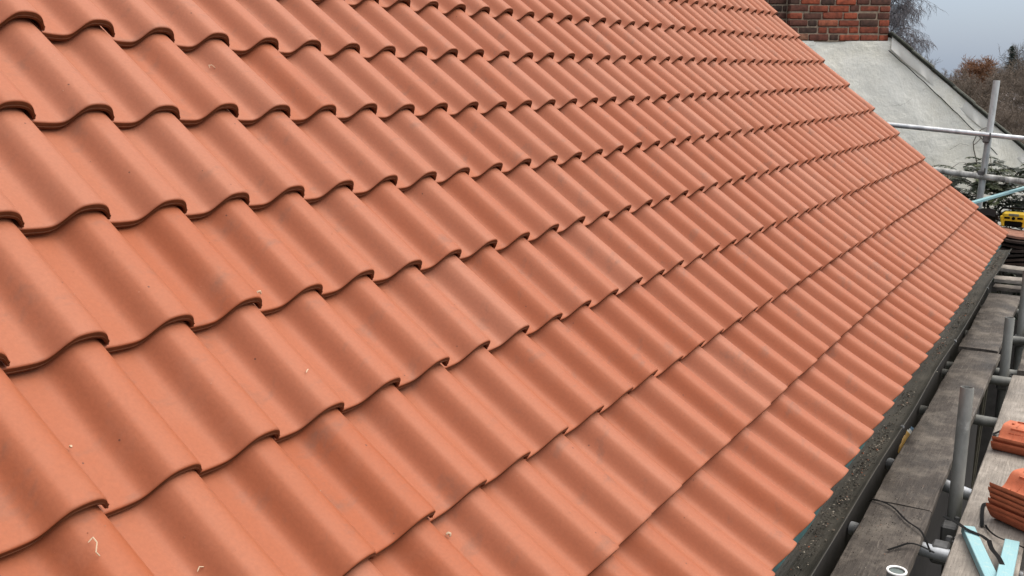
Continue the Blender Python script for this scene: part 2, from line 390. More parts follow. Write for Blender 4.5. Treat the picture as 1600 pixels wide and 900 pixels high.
for bx in (.7, 1.62, 3.16, 4.72, 6.3, 7.85):
    mb = MB(); mb.ribbon([(bx, .03, -.128), (bx, -.03, -.128), (bx, -.072, -.116), (bx, -.084, -.096), (bx, -.080, -.0895), (bx, -.072, -.0905)], .022, .004, side=[(0, 0, 1), (0, 0, 1), (0, .5, 1), (0, 1, .2), (0, .5, -1), (0, 0, -1)])
    b = mb.build('gutter_bracket', STEEL_DARK, gut); b.matrix_parent_inverse = Matrix.Identity(4)
# debris in the gutter
def flakes(mb, f, nfl, smin, smax):
    for _ in range(nfl):
        p = f(); 
        if p is None: continue
        s_ = rnd.uniform(smin, smax); M = Matrix.Rotation(rnd.uniform(0, 6.3), 3, 'Z') @ Matrix.Rotation(rnd.uniform(-.6, .6), 3, 'X')
        t = rnd.random(); h = s_ * rnd.uniform(.25, .6)
        vs = [M @ Vector((math.cos(g) * s_ * rnd.uniform(.5, 1), math.sin(g) * s_ * .6 * rnd.uniform(.5, 1), 0)) for g in (0, 1.3, 2.5, 3.8, 5.1)]
        top = M @ Vector((0, 0, h)); mb.add([Vector(p) + v for v in vs] + [Vector(p) + top], [(k, (k + 1) % 5, 5) for k in range(5)], t)
DEB = mat_tone('debris_chips', [(0, (.025, .02, .015)), (.6, (.06, .05, .04)), (.82, (.16, .13, .10)), (.94, (.42, .37, .30)), (.97, (.30, .10, .05))], nscale=60, namt=.4)
cl = [rnd.uniform(1.2, 8) for _ in range(26)] + [1.95, 2.1, 2.35, 2.6, 2.9]
def gdeb():
    if rnd.random() < .7: x = rnd.choice(cl) + rnd.gauss(0, .09)
    else: x = rnd.uniform(.9, 8.1)
    return (min(max(x, .6), 8.1), -.026 + rnd.gauss(0, .016), -.111 + rnd.uniform(0, .004))
mb = MB(); flakes(mb, gdeb, 1900, .0025, .008)
tag(mb.build('gutter_debris', DEB, smooth=False), 'pale chips, moss and grit lying along the bottom of the dark gutter', 'debris', kind='stuff')

# ------------------------------------------------------------------ scaffold under and beside the eaves
sc = empty('scaffold', (3.3, -.3, -4.6), 'grey tube scaffold below the eaves, its short uprights poking up between the boards', 'scaffold')
sl = Vector(sc.location)
def sp(mb, name, mat, par=None, **k):
    o = mb.build(name, mat, par or sc, **k); o.matrix_parent_inverse = Matrix.Translation(-sl) if not par else Matrix.Identity(4); return o
def open_tube(p0, p1, r=.0265, wall=.0045):
    p0, p1 = Vector(p0), Vector(p1); ax = (p1 - p0); L = ax.length; M = ax.to_track_quat('Z', 'Y').to_matrix()
    mb = MB(); mb.lathe([(r - wall, 0), (r, 0), (r, L * .5), (r, L - .003), (r - .0015, L), (r - wall + .001, L), (r - wall, L - .003), (r - wall, L - .5)], p0, 24, M); return mb
ups = [((3.11, -.296, -2.6), (3.32, -.288, .065)), ((5.30, -.295, -3.5), (5.352, -.29, -.070)), ((6.45, -.30, -3.5), (6.47, -.295, .02))]
up_obj = []
for p0, p1 in ups: up_obj.append(sp(open_tube(p0, p1), 'upright_tube', STEEL))
u4 = sp(open_tube((1.84, -.29, -3.5), (1.836, -.29, -.069)), 'upright_tube', STEEL); tag(u4, 'upright tube nearest the camera, its open end ringed in white')
mb = MB(); mb.lathe([(.0225, -.003), (.0225, .001), (.0240, .002), (.0275, .002), (.0282, .0005), (.0282, -.002), (.0266, -.002)], (1.836, -.29, -.069), 32); sp(mb, 'end_ring', mat_simple('white_ring', (.85, .85, .83), .4, .05, 20), u4, angle=50)
mb = MB(); mb.lathe([(0, 0), (.0215, .0)], (1.836, -.29, -.0735), 24); sp(mb, 'end_plug', mat_simple('grey_plug', (.10, .125, .12), .6, .2, 40), u4)
for (x0, x1, br) in ((2.83, 2.76, 1), (3.60, 3.38, 1), (4.46, 4.44, 0), (5.24, 5.25, 0), (5.42, 5.43, 0), (6.3, 6.3, 0), (7.2, 7.2, 0), (1.9, 1.85, 0), (.9, .9, 0)):
    mb = open_tube((x0, .03, -.425), (x1 + (x1 - x0) * 2.4, -1.35, -.425)); sp(mb, 'transom_tube', STEEL_BRIGHT if br else STEEL)
sp(open_tube((-1.5, -.13, -.478), (7.9, -.13, -.478)), 'ledger_tube', STEEL_DARK)
sp(open_tube((-1.5, -1.3, -.478), (7.9, -1.3, -.478)), 'ledger_tube', STEEL_DARK)
sp(open_tube((-1.5, -.30, -1.5), (7.9, -.30, -1.5)), 'ledger_tube', STEEL_DARK)
for (x, y, z) in ((2.80, -.30, -.43), (5.33, -.29, -.46), (3.16, -.29, -.50), (6.45, -.29, -.46)):
    mb = MB(); mb.box((x, y, z), (.07, .062, .072), bev=.008)
    mb.box((x + .045, y - .02, z + .02), (.03, .022, .06), Matrix.Rotation(.3, 3, 'Y'), bev=.004)
    mb.tube([(x + .02, y - .045, z + .012), (x + .02, y - .045, z + .062)], .006, 8); mb.tube([(x + .02, y - .045, z + .03), (x + .02, y - .045, z + .046)], .012, 6)
    sp(mb, 'coupler', STEEL_DARK)
# scaffold boards: every board is a thing
def board(x0, x1, y0, y1, z, mat, label, rz=0, seed=0, th=.038, group='scaffold boards'):
    L, W_ = x1 - x0, y1 - y0; rr = random.Random(seed); nx = 36; vs = []; fs = []
    prof_ = [(-W_ / 2, -th), (-W_ / 2, -.005), (-W_ / 2 + .005, 0), (-W_ / 4, .001), (0, .0015), (W_ / 4, .001), (W_ / 2 - .005, 0), (W_ / 2, -.005), (W_ / 2, -th)]
    np_ = len(prof_); ph = rr.uniform(0, 6)
    for k in range(nx + 1):
        x = -L / 2 + L * k / nx
        if k in (0, nx): ins = .0
        for j, (y, zz_) in enumerate(prof_):
            e = rr.uniform(-.0015, .0015); vs.append((x + (rr.uniform(-.004, .004) if k in (0, nx) else 0), y + e + .003 * math.sin(k * .3 + ph), zz_ + e * .6 + .003 * math.sin(k * .17 + ph)))
    for k in range(nx):
        for j in range(np_): fs.append((k * np_ + j, (k + 1) * np_ + j, (k + 1) * np_ + (j + 1) % np_, k * np_ + (j + 1) % np_))
    fs += [tuple(range(np_)), tuple(nx * np_ + j for j in range(np_))[::-1]]
    mb = MB(); mb.add(vs, fs); o = mb.build('scaffold_board', mat, angle=40)
    o.location = ((x0 + x1) / 2, (y0 + y1) / 2, z); o.rotation_euler = (0, 0, rz); return tag(o, label, 'board', group)
ZB = -.36
board(-.9, 2.985, -.245, -.02, ZB, BOARD, 'dark weathered board beside the gutter, nearest the camera', R(.3), 1)
board(2.99, 5.60, -.238, -.018, ZB + .006, BOARD, 'long dark board beside the gutter, between the nearest and the farthest one', R(-.2), 2)
board(5.61, 7.42, -.225, -.002, ZB + .014, BOARD, 'dark board beside the gutter, farthest from the camera, lapped over the next', R(.4), 3)
board(-.9, 5.15, -.57, -.345, ZB + .003, BOARD_PALE, 'pale dusty board right of the uprights, blue battens and new tiles on it', R(0), 4)
board(-.9, 5.2, -.80, -.578, ZB, BOARD_PALE, 'pale dusty board at the right picture edge under the ends of the new tiles', R(0), 5)
board(5.3, 8.2, -.58, -.352, ZB + .0, BOARD, 'dark board right of the second upright near the picture edge', R(.2), 6)
DECK = mat_board('shade_dark_board', (.012, .010, .009), (.022, .019, .016), (.045, .038, .032), dust=.3)  # deck colour darkened to imitate shade seen between the upper boards
for kk in range(3):  # added boards outside the frame, put there to block light
    board(-.9, 4.9, -1.035 - .233 * kk, -.813 - .233 * kk, ZB + .002 * kk, BOARD, ('first', 'second', 'third')[kk] + ' dusty board added outward of the pale one, out of frame, to shade the gaps', 0, 50 + kk)
for kk in range(5):  # added lower lift, put in so the gaps above stay dark
    board(-1.2, 8.2, -.26 - .235 * kk, -.035 - .235 * kk, -2.36, DECK, ('innermost', 'second', 'middle', 'fourth', 'outermost')[kk] + ' board of the added lower lift, coloured dark to keep the gaps shaded', 0, 60 + kk, group='added boards of the lower lift')
def cross_board(x, wd, y0, y1, z, label, seed, rz=0, mat=BOARD_PALE):
    o = board(-abs(y1 - y0) / 2, abs(y1 - y0) / 2, -wd / 2, wd / 2, z, mat, label, R(90) + rz, seed, .03, 'loose planks at the far end of the boards')
    o.location = (x, (y0 + y1) / 2, z); return o
cross_board(8.05, .16, -.75, .05, -.235, 'uppermost pale plank lying crosswise just beyond the gutter end', 21, R(-3))
cross_board(7.78, .15, -.8, .0, -.27, 'pale grey crosswise plank, second one below the dark old tiles', 22, R(4))
cross_board(7.55, .13, -.8, -.02, -.30, 'thin greyish crosswise plank, third below the dark old tiles', 23, R(-2), BOARD)
# debris on the boards
def bdeb():
    x = rnd.gauss(2.75, .28) if rnd.random() < .6 else rnd.uniform(2.2, 5.2)
    y = rnd.choice((-.19, -.12, -.06)) + rnd.gauss(0, .03)
    return (x, min(max(y, -.235), -.025), ZB + (.004 if x < 2.98 else .010))
mb = MB(); flakes(mb, bdeb, 700, .001, .0042)
def bdeb2(): return (rnd.uniform(2.2, 5), rnd.uniform(-.56, -.36), ZB + .0075)
flakes(mb, bdeb2, 260, .001, .003)
tag(mb.build('grit', DEB, smooth=False), 'fine grit, splinters and mortar crumbs scattered over the scaffold boards', 'grit', kind='stuff')

# guard rail at the far gable end
gr = empty('guard_rail', (8.95, .25, -4.6), 'galvanised guard rail of one leaning post and two rails before the white gable', 'guard rail'); gl = Vector(gr.location)
def gp_(mb, name, mat): o = mb.build(name, mat, gr); o.matrix_parent_inverse = Matrix.Translation(-gl); return o
gp_(open_tube((8.86, .335, -1.4), (9.0, .240, 1.262), .029), 'post', mat_steel('dull_tube', (.40, .42, .42), (.22, .23, .23), .3, .45))
gp_(open_tube((8.88, 1.6, .90), (8.97, -.9, .69), .022), 'rail', STEEL_BRIGHT)
SNOWY = mat_steel('dirty_rail', (.50, .50, .48), (.05, .05, .045), .1, .7)
gp_(open_tube((8.93, 1.3, .51), (8.93, -.9, .31), .027), 'rail', SNOWY)
for z, yb in ((.752, .27), (.438, .285)):
    mb = MB(); mb.box((8.94, yb, z), (.07, .06, .07), bev=.01); mb.tube([(8.90, yb - .03, z + .0), (8.90, yb - .03, z + .055)], .007, 8); gp_(mb, 'coupler', STEEL_DARK)

# ------------------------------------------------------------------ small things on the boards
# new tiles stacked upside down: underside with nibs up
TILE2 = mat_tone('terracotta_back', [(0, (.36, .085, .038)), (1, (.50, .145, .07))], rough=.65, nscale=40, namt=.35, bump=.3)
def loose_tile(loc, rot, label, tone, group, flip=True):
    V, nu_, nv_ = tile_arrays(0, 0, rg, True); V = V.copy(); V[:, 1] *= 1.0
    V[:, 0] -= .5 * S; V[:, 1] -= .9 * S
    F = tile_faces(nu_, nv_)
    V[:, 2] += 0; mb = MB(); P = [tuple(v) for v in V]
    mb.add(P, [tuple(f) for f in F], tone)
    # full underside sheet, edge lips and hanging nibs
    us = np.linspace(-.06, 1.03, 24); pr = prof(us); th = np.where(us < .85, .085, np.interp(us, [.85, 1.035], [.085, .048]))
    vs = [((u - .5) * S, (v - .9) * S, (p - t) * S) for u, p, t in zip(us, pr, th) for v in (.3, .9, 1.4, 1.80)]
    vs2 = [((u - .5) * S, (1.80 - .9) * S, p * S) for u, p in zip(us, pr)]
    b = len(vs); fs = [(i * 4 + j, i * 4 + j + 1, (i + 1) * 4 + j + 1, (i + 1) * 4 + j) for i in range(23) for j in range(3)]
    fs += [(i * 4 + 3, b + i, b + i + 1, (i + 1) * 4 + 3) for i in range(23)]
    mb.add(vs + vs2, fs, tone)
    for u in (.25, .72):
        z = float(prof(np.array([u]))[0] - .085) * S; mb.box(((u - .5) * S, (1.62 - .9) * S, z - .003), (.018, .010, .010), tone=tone, bev=.002)
    for v in (.45, 1.3, 1.5):
        for u0, u1 in ((.08, .40), (.50, .93)):
            uu = np.linspace(u0, u1, 8); pts = [((u - .5) * S, (v - .9) * S, (float(prof(np.array([u]))[0]) - .085) * S - .001) for u in uu]
            mb.tube(pts, .0022, 6, tone=tone)
    for u in (.03, .46):
        z = float(prof(np.array([u]))[0] - .085) * S; mb.box(((u - .5) * S, (1.0 - .9) * S, z - .003), (.005, .24, .008), tone=tone)
    o = mb.build('clay_tile', TILE2, angle=38)
    o.location = loc; o.rotation_euler = rot; return tag(o, label, 'roof tile', group)
stk = ['lowest', 'second from bottom', 'third from bottom', 'fourth from bottom', 'fifth from bottom']
for k in range(6):
    lab = ('topmost tile of the new clay stack, lying underside up' if k == 5 else stk[k] + ' tile in the new clay stack beside the blue battens')
    loose_tile((3.005 + .004 * ((k * 7) % 3 - 1), -.635 + .004 * ((k * 5) % 3 - 1), ZB + .034 + k * .0205), (R(180), 0, R(147 + ((k * 3) % 4 - 1.5))), lab, .3 + .13 * k, 'stack of new tiles on the boards')
loose_tile((3.87, -.56, ZB + .032), (R(180), 0, R(168)), 'lower tile of the small pair lying alone farther along the pale board', .4, 'pair of new tiles on the boards')
loose_tile((3.875, -.565, ZB + .053), (R(180), 0, R(166)), 'upper tile of the small pair lying alone farther along the pale board', 1, 'pair of new tiles on the boards')
# blue treated battens
def batten(p0, p1, wd, th, label, roll=0):
    p0, p1 = Vector(p0), Vector(p1); ax = p1 - p0; mb = MB()
    mb.box((0, 0, 0), (ax.length, wd, th), bev=.002); o = mb.build('timber_batten', BLUEWOOD, smooth=False)
    o.location = (p0 + p1) / 2; o.rotation_euler = (ax.to_track_quat('X', 'Z') @ __import__('mathutils').Quaternion((1, 0, 0), roll)).to_euler(); return tag(o, label, 'batten', 'blue treated battens')
zb = ZB + .006
batten((2.85, -.380, zb + .0145), (2.10, -.610, zb + .0145), .045, .029, 'pale blue batten lying obliquely at the foot of the near upright')
batten((2.81, -.530, zb + .0145), (2.05, -.534, zb + .050), .048, .025, 'bright blue batten beside the tile stack, resting on the other batten')
batten((8.60, .345, .195), (9.35, -.38, .42), .045, .022, 'thin pale blue batten sticking out above the yellow radio before the shrub')
# plastic strapping
def strap(pts, wd, label, th=.0012):
    P = [Vector(p) for p in pts]; out = []
    for i in range(len(P) - 1):
        p_1, p0, p1, p2 = P[max(i - 1, 0)], P[i], P[i + 1], P[min(i + 2, len(P) - 1)]
        for k in range(6):
            t = k / 6; out.append(.5 * ((2 * p0) + (p1 - p_1) * t + (2 * p_1 - 5 * p0 + 4 * p1 - p2) * t * t + (3 * p0 - p_1 - 3 * p1 + p2) * t ** 3))
    out.append(P[-1]); mb = MB(); mb.ribbon(out, wd * 1.35, th); return tag(mb.build('plastic_strap', BLACK), label, 'strap', 'cut black plastic strapping')
b1, b3 = ZB + .009, ZB + .008
strap([(2.97, -.005, b1 - .01), (2.97, -.03, b1 + .004), (2.93, -.10, b1 + .006), (2.83, -.17, b1 + .004), (2.77, -.225, b1 + .006), (2.74, -.25, b1 - .01), (2.72, -.275, b1 - .05)], .006, 'black strap trailing across the dark board in front of the upright')
strap([(2.55, -.155, b1 + .001), (2.59, -.185, b1 + .006), (2.62, -.215, b1 + .012), (2.62, -.25, b1 + .012), (2.615, -.30, b1)], .007, 'short black strap end curling over the dark board edge behind the cup')
strap([(2.85, -.295, b3 + .045), (2.83, -.34, b3 + .04), (2.80, -.38, b3 + .034), (2.78, -.43, b3 + .03), (2.76, -.455, b3 + .026)], .012, 'black strap lying straight across the pale blue batten')
strap([(2.765, -.458, b3 + .026), (2.68, -.475, b3 + .033), (2.60, -.505, b3 + .04), (2.53, -.53, b3 + .03)], .012, 'black strap crossing over the bright blue batten', .0015)
strap([(3.12, -.475, b3 + .001), (3.16, -.435, b3 + .003), (3.15, -.405, b3 + .002), (3.05, -.408, b3 + .002), (2.98, -.415, b3 + .002), (2.93, -.42, b3 + .001)], .010, 'bent black strap looped out from under the stack of new tiles')
strap([(2.95, -.43, b3 + .002), (2.90, -.445, b3 + .006), (2.84, -.48, b3 + .012), (2.80, -.53, b3 + .02), (2.78, -.60, b3 + .01)], .006, 'thin black strap running between the tile stack and the blue battens')
strap([(4.03, -.355, b3 + .004), (4.08, -.40, b3 + .02), (4.14, -.46, b3 + .035), (4.18, -.54, b3 + .04), (4.2, -.62, b3 + .03)], .011, 'black strap rising over the board behind the pair of tiles')
strap([(4.03, -.355, b3 + .004), (3.93, -.375, b3 + .012), (3.86, -.41, b3 + .004), (3.83, -.45, b3 + .002)], .010, 'black strap hugging the open end of the pair of tiles')
# bag below the boards
bag = MB(); vs = []; fs = []
for i in range(15):
    for j in range(9):
        u, v = i / 14, j / 8; z = .05 * math.sin(math.pi * u) ** .5 * math.sin(math.pi * v) ** .5
        vs.append((u * .5 - .25, v * .3 - .15, z + .006 * math.sin(i * 2.1 + j * 1.3)))
nv0 = len(vs); vs += [(x, y, -z * .7) for x, y, z in vs]
for i in range(14):
    for j in range(8):
        a = i * 9 + j; fs += [(a, a + 9, a + 10, a + 1), (nv0 + a, nv0 + a + 1, nv0 + a + 10, nv0 + a + 9)]
bag.add(vs, fs)
k = NB('printed_bag'); sx = k.n('SeparateXYZ'); k.l(k.tc.outputs['Object'], sx.inputs[0])
c1 = k.ramp(k.math('ADD', k.math('MULTIPLY', sx.outputs[0], 2), .5), [(0, (.42, .24, .04)), (.44, (.50, .30, .06)), (.46, (.62, .64, .62)), (.60, (.60, .64, .66)), (.62, (.16, .28, .42)), (.8, (.55, .6, .62))])
c1.node.color_ramp.interpolation = 'CONSTANT'
o = bag.build('sack', k.out(c1, .4, .5)); o.location = (4.15, .045, -.50); o.rotation_euler = (R(38), 0, R(8)); tag(o, 'yellow, white and blue printed plastic sack down in the gap under the gutter', 'sack')
# old tiles stacked at the far end, radio on top
OLD = mat_tone('old_clay', [(0, (.035, .028, .025)), (.5, (.09, .055, .042)), (.8, (.24, .10, .065)), (1, (.40, .20, .14))], nscale=14, namt=.8, bump=.8)
names = ['lowest', 'second', 'third', 'fourth', 'fifth', 'sixth']
for k_ in range(7):
    rr = random.Random(40 + k_); nx = 16; vs = []; W_ = .44; D_ = .85
    for i in range(nx + 1):
        u = i / nx; z = .012 * math.sin(u * math.pi * 4 + k_ * .4) + rr.uniform(-.003, .003)
        for j, yv in enumerate((0, .3, .6, 1)):
            e = rr.uniform(-.012, .012) if j in (0, 3) else 0
            vs.append((yv * W_ - W_ / 2 + e, u * D_ - D_ / 2, z))
    nb = len(vs); vs += [(x, y, z - .020) for x, y, z in vs]; fs = []
    for i in range(nx):
        for j in range(3):
            a = i * 4 + j; fs += [(a, a + 1, a + 5, a + 4), (nb + a, nb + a + 4, nb + a + 5, nb + a + 1)]
        fs += [(i * 4, (i + 1) * 4, nb + (i + 1) * 4, nb + i * 4), (i * 4 + 3, nb + i * 4 + 3, nb + (i + 1) * 4 + 3, (i + 1) * 4 + 3)]
    mb = MB(); mb.add(vs, fs, .95 if k_ == 6 else rr.uniform(.02, .5)); o = mb.build('old_tile', OLD, angle=40)
    o.location = (9.0 + rr.uniform(-.03, .03) + (.03 if k_ == 6 else 0), -.27 + rr.uniform(-.03, .03), -.325 + k_ * .042); o.rotation_euler = (rr.uniform(-.02, .02), 0, rr.uniform(-.05, .05))
    tag(o, 'reddish old wavy clay tile on top of the dark stack, carrying the yellow radio' if k_ == 6 else names[k_] + ' from bottom in the dark old tile stack below the yellow radio', 'old tile', 'stack of old tiles')
rad = empty('radio', (9.2, .005, -.058), 'yellow and black rugged site radio standing on the old reddish tiles', 'radio'); rad.rotation_euler = (0, 0, R(-8))
YEL = mat_simple('yellow_plastic', (.80, .52, .03), .4, .1, 20); DISP = mat_simple('display_grey', (.22, .22, .16), .3, .2, 40)
mb = MB(); mb.box((.05, 0, .085), (.10, .20, .10), bev=.018); mb.box((.055, .095, .05), (.11, .03, .10), Matrix.Rotation(-.2, 3, 'X'), bev=.008); mb.box((.055, -.095, .05), (.11, .03, .10), Matrix.Rotation(.2, 3, 'X'), bev=.008); mb.build('body', YEL, rad)
mb = MB(); mb.box((.06, 0, .035), (.12, .155, .06), bev=.01); mb.box((.09, 0, .08), (.09, .24, .11), bev=.02); mb.build('base', BLACK, rad)
mb = MB(); mb.box((-.003, 0, .112), (.006, .085, .022), bev=.002); mb.build('display', DISP, rad)
for yy_ in (.055, -.055):
    mb = MB(); mb.box((-.002, yy_, .082), (.008, .048, .018), bev=.003); mb.build('button_panel', BLACK, rad)
mb = MB(); mb.lathe([(0, .010), (.014, .010), (.015, 0)], (-.001, 0, .080), 16, Matrix.Rotation(R(-90), 3, 'Y')); mb.build('knob', BLACK, rad)
mb = MB(); mb.tube([(.05, .125, .07), (.045, .13, .14), (.045, .11, .165), (.045, 0, .172), (.045, -.11, .165), (.045, -.13, .14), (.05, -.125, .07)], .010, 8); mb.build('handle', BLACK, rad)
# black plastic sheet behind the verge
mb = MB(); vs = []; 
for i in range(9):
    for j in range(6): vs.append((8.5 + j * .11, .62 - i * .065, .26 - .03 * j - .012 * i * (i > 3) + .016 * math.sin(i * 1.9 + j * 2.3)))
mb.add(vs + [(x, y, z - .06) for x, y, z in vs], [(i * 6 + j, i * 6 + j + 1, (i + 1) * 6 + j + 1, (i + 1) * 6 + j) for i in range(8) for j in range(5)] + [(54 + i * 6 + j, 54 + (i + 1) * 6 + j, 54 + (i + 1) * 6 + j + 1, 54 + i * 6 + j + 1) for i in range(8) for j in range(5)] + [(i * 6, (i + 1) * 6, 54 + (i + 1) * 6, 54 + i * 6) for i in range(8)])
tag(mb.build('plastic_sheet', mat_simple('dark_sheet', (.02, .018, .016), .5)), 'crumpled black sheet just behind the tile edge below the lower rail', 'sheet')

# ------------------------------------------------------------------ shavings on the tiles
SHAV = mat_simple('fresh_wood', (.55, .42, .29), .7, .12, 60)
def roof_surface(c, rowy, lift=.012):
    """point on tile surface at column coordinate c and plane distance rowy"""
    r = int(max(0, (rowy - .0) // G)); 
    for _ in range(2):
        row = RY[r] if r < 10 else 0
        y0 = r * G + row + float(poly(YCO, np.array(c), np.array(float(r))))
        if rowy < y0 and r > 0: r -= 1
    V = rowy - y0; cc = c - float(poly(XCO, np.array(c), np.array(r + V / G))); u = cc - math.floor(cc)
    n_ = float(poly(ZC, np.array(cc), np.array(r + V / G))) + float(prof(np.array([u]))[0]) - V / G * .148 + lift
    return rp(c, rowy, n_)

def shaving(c, y, shape, sc_, rot, label, r=.0009):
    base = roof_surface(c, y, .010); ex = Vector((1, 0, 0)); ey = Vector((0, CT, ST)); en = Vector((0, -ST, CT))
    a, b = math.cos(rot), math.sin(rot); pts = []
    for i, (p, q, h) in enumerate(shape):
        pts.append(base + (ex * (p * a - q * b) + ey * (p * b + q * a)) * sc_ + en * (.0015 + h * sc_))
    out = []
    for i in range(len(pts) - 1):
        for k in range(4): out.append(pts[i].lerp(pts[i + 1], k / 4))
    out.append(pts[-1]); mb = MB(); mb.tube(out, [r * (1 if 0 < i < len(out) - 1 else .5) * 1.3 for i in range(len(out))], 5)
    return tag(mb.build('wood_shaving', SHAV), label, 'shaving', 'wood shavings on the new tiles')
Zs = [(-.6, .5, .1), (-.3, .9, .4), (.0, .3, .6), (.05, -.5, .3), (.5, -.7, .05)]; Hk = [(0, -.6, .1), (-.2, 0, .4), (.3, .5, .3)]; Cu = [(0, .5, .1), (.4, .3, .6), (.4, -.2, .8), (0, -.5, .2)]
shaving(-.35, 4.13, Zs, .017, -.6, 'long zigzag curl of pale wood on the tile in the bottom left corner', .0008)
shaving(.46, 3.67, Hk, .012, -1.2, 'short hooked pale shaving at the bottom picture edge, right of the zigzag curl', .0008)
shaving(3.26, 2.77, Cu, .009, .5, 'small thick pale curl on the tile low in the middle of the roof', .0022)
shaving(3.15, 6.14, Cu, .010, 1.3, 'pale curl lying just above a tile edge left of the roof centre', .0018)
shaving(6.13, 2.24, [(-.6, .2, .1), (0, 0, .2), (.5, -.1, .1)], .011, -.6, 'stubby pale splinter low on the tiles right of the small thick curl', .0020)
shaving(.12, 5.10, [(-.3, 0, .1), (.3, .1, .3)], .007, .3, 'tiny bright wood chip near the left picture edge above the zigzag curl', .0024)
shaving(2.75, 4.95, [(-1, .0, .1), (-.3, .1, .1), (.3, .0, .1)], .010, .5, 'thin pale sliver lying across a tile crest left of the roof centre', .0008)
shaving(5.35, 9.95, Zs, .014, .9, 'thin wispy shaving high up on the tiles towards the upper left', .0008)
shaving(27.2, 3.75, [(-.4, 0, .1), (.4, .2, .3)], .010, 1.0, 'pale chip far along the roof towards the right verge', .0028)

mb = MB()
def on_roof():
    c, y = rnd.choice(((-.3, 4.6), (1.5, 6.9), (.6, 3.6), (3.3, 5.2), (5, 4.2), (8, 3.1), (2.6, 9.4), (6.5, 7.4), (10, 5.5), (14, 8), (4.4, 2.9)))
    return roof_surface(c + rnd.gauss(0, .45), max(.3, y + rnd.gauss(0, .5)), .004) if rnd.random() < .6 else roof_surface(rnd.uniform(-1, 22), rnd.uniform(1, 12), .004)
flakes(mb, on_roof, 230, .0006, .0020)
tag(mb.build('crumbs', mat_tone('tile_crumbs', [(0, (.10, .04, .025)), (.45, (.22, .08, .05)), (.75, (.50, .34, .24)), (1, (.72, .60, .46))], nscale=60, bump=0), smooth=False), 'tiny clay and wood crumbs scattered over the new tiles', 'crumbs', kind='stuff')

# ------------------------------------------------------------------ neighbouring gable with brick chimney
AZ = R(34); WV = Vector((math.sin(AZ), -math.cos(AZ), 0)); NV = Vector((math.cos(AZ), math.sin(AZ), 0)); P0 = Vector((10.72296, 1.48058, 0))
def F(s_, z, d=0.0): return P0 + WV * s_ + NV * d + Vector((0, 0, z))
nbh = empty('neighbouring_house', P0 + Vector((0, 0, -4.6)), 'neighbouring house with cracked white rendered gable and old brick chimney', 'house'); nl = Vector(nbh.location)
def nb_(mb, name, mat, **k): o = mb.build(name, mat, nbh, **k); o.matrix_parent_inverse = Matrix.Translation(-nl); return o
# gable wall, front face as an uneven grid
SL = (1.768 - .552) / 1.585
def topz(s_): return 1.685 if s_ < .055 else 1.73 - SL * (s_ + .0)
mb = MB(); ss = [-3.2 + .11 * i for i in range(66)]; nz_ = 34; vs = []; fs = []
for s_ in ss:
    tz = topz(s_) - .012
    for j in range(nz_ + 1):
        f_ = (j / nz_) ** .6; z = -4.6 + (tz + 4.6) * f_
        d = .016 * math.sin(s_ * 2.3 + z * 1.7) + .010 * math.sin(s_ * 5.1 - z * 4.3) + .006 * math.sin(s_ * 11 + z * 9)
        vs.append(F(s_, z, d - .012))
for i in range(len(ss) - 1):
    for j in range(nz_):
        a = i * (nz_ + 1) + j; fs.append((a, a + nz_ + 1, a + nz_ + 2, a + 1))
mb.add(vs, fs)
bk = len(mb.v); q = [(-3.2, -4.6), (3.95, -4.6), (3.95, topz(3.95) - .012), (0, 1.71), (-3.2, 1.71)]
mb.add([F(a, b, .02) for a, b in q] + [F(a, b, .30) for a, b in q], [(4, 3, 2, 1, 0), (5, 6, 7, 8, 9), (0, 1, 6, 5), (1, 2, 7, 6), (2, 3, 8, 7), (3, 4, 9, 8), (4, 0, 5, 9)])
nb_(mb, 'wall', RENDER, angle=60)
mb = MB(); mb.add([F(-3.2, -4.6, -.045), F(3.95, -4.6, -.045), F(3.95, -.42, -.045), F(-3.2, -.42, -.045), F(-3.2, -.42, .0), F(3.95, -.42, .0)], [(0, 1, 2, 3), (3, 2, 5, 4)])  # added dark sheet over the lower wall, painting in shade behind the boards
nb_(mb, 'shade_sheet', mat_simple('painted_shade', (.03, .027, .025), .9, .4, 6, .2), smooth=False)
# smooth raised band under the verge
mb = MB(); vs = []; nn2 = 60
for i in range(nn2 + 1):
    s_ = .0 + 3.9 * i / nn2; t_z = 1.728 - SL * s_; lo = t_z - .150 - .006 * math.sin(i * .9) - .02 * (i / nn2)
    vs += [F(s_, t_z - .006, -.020), F(s_, lo + .012, -.024 - .003 * math.sin(i * 1.3)), F(s_, lo, -.014), F(s_, lo - .002, .01)]
mb.add(vs, [(k * 4 + j, (k + 1) * 4 + j, (k + 1) * 4 + j + 1, k * 4 + j + 1) for k in range(nn2) for j in range(3)])
nb_(mb, 'verge_band', mat_simple('band_render', (.92, .89, .82), .8, .05, 5, bump=.2), angle=50)
# verge tiles on the gable top
VT = mat_tone('verge_tile', [(0, (.05, .052, .045)), (.5, (.12, .125, .10)), (1, (.20, .20, .17))], nscale=26, namt=.7, bump=.8)
mb = MB(); k_ = 0; s_ = -.02
while s_ < 3.9:
    L = .25; sl = math.atan(SL); z0 = 1.752 - SL * (s_ + L / 2)
    X_ = WV.copy() * math.cos(sl) + Vector((0, 0, -math.sin(sl))); Y_ = NV; Z_ = X_.cross(Y_) * -1
    if Z_.z < 0: Z_ = -Z_
    M = Matrix((X_, Y_, Z_)).transposed() @ Matrix.Rotation(-.03, 3, 'Y')
    mb.box(F(s_ + L / 2, z0 + .004 * math.sin(k_ * 2.2), .09), (L * 1.30, .30, .022 + .006 * rnd.random()), M, rnd.random(), bev=.005)
    mb.box(F(s_ + L / 2, z0 - .018, .09), (L * 1.27, .27, .014), M, rnd.random() * .3, bev=.003)
    s_ += L * math.cos(sl) * 1.25; k_ += 1
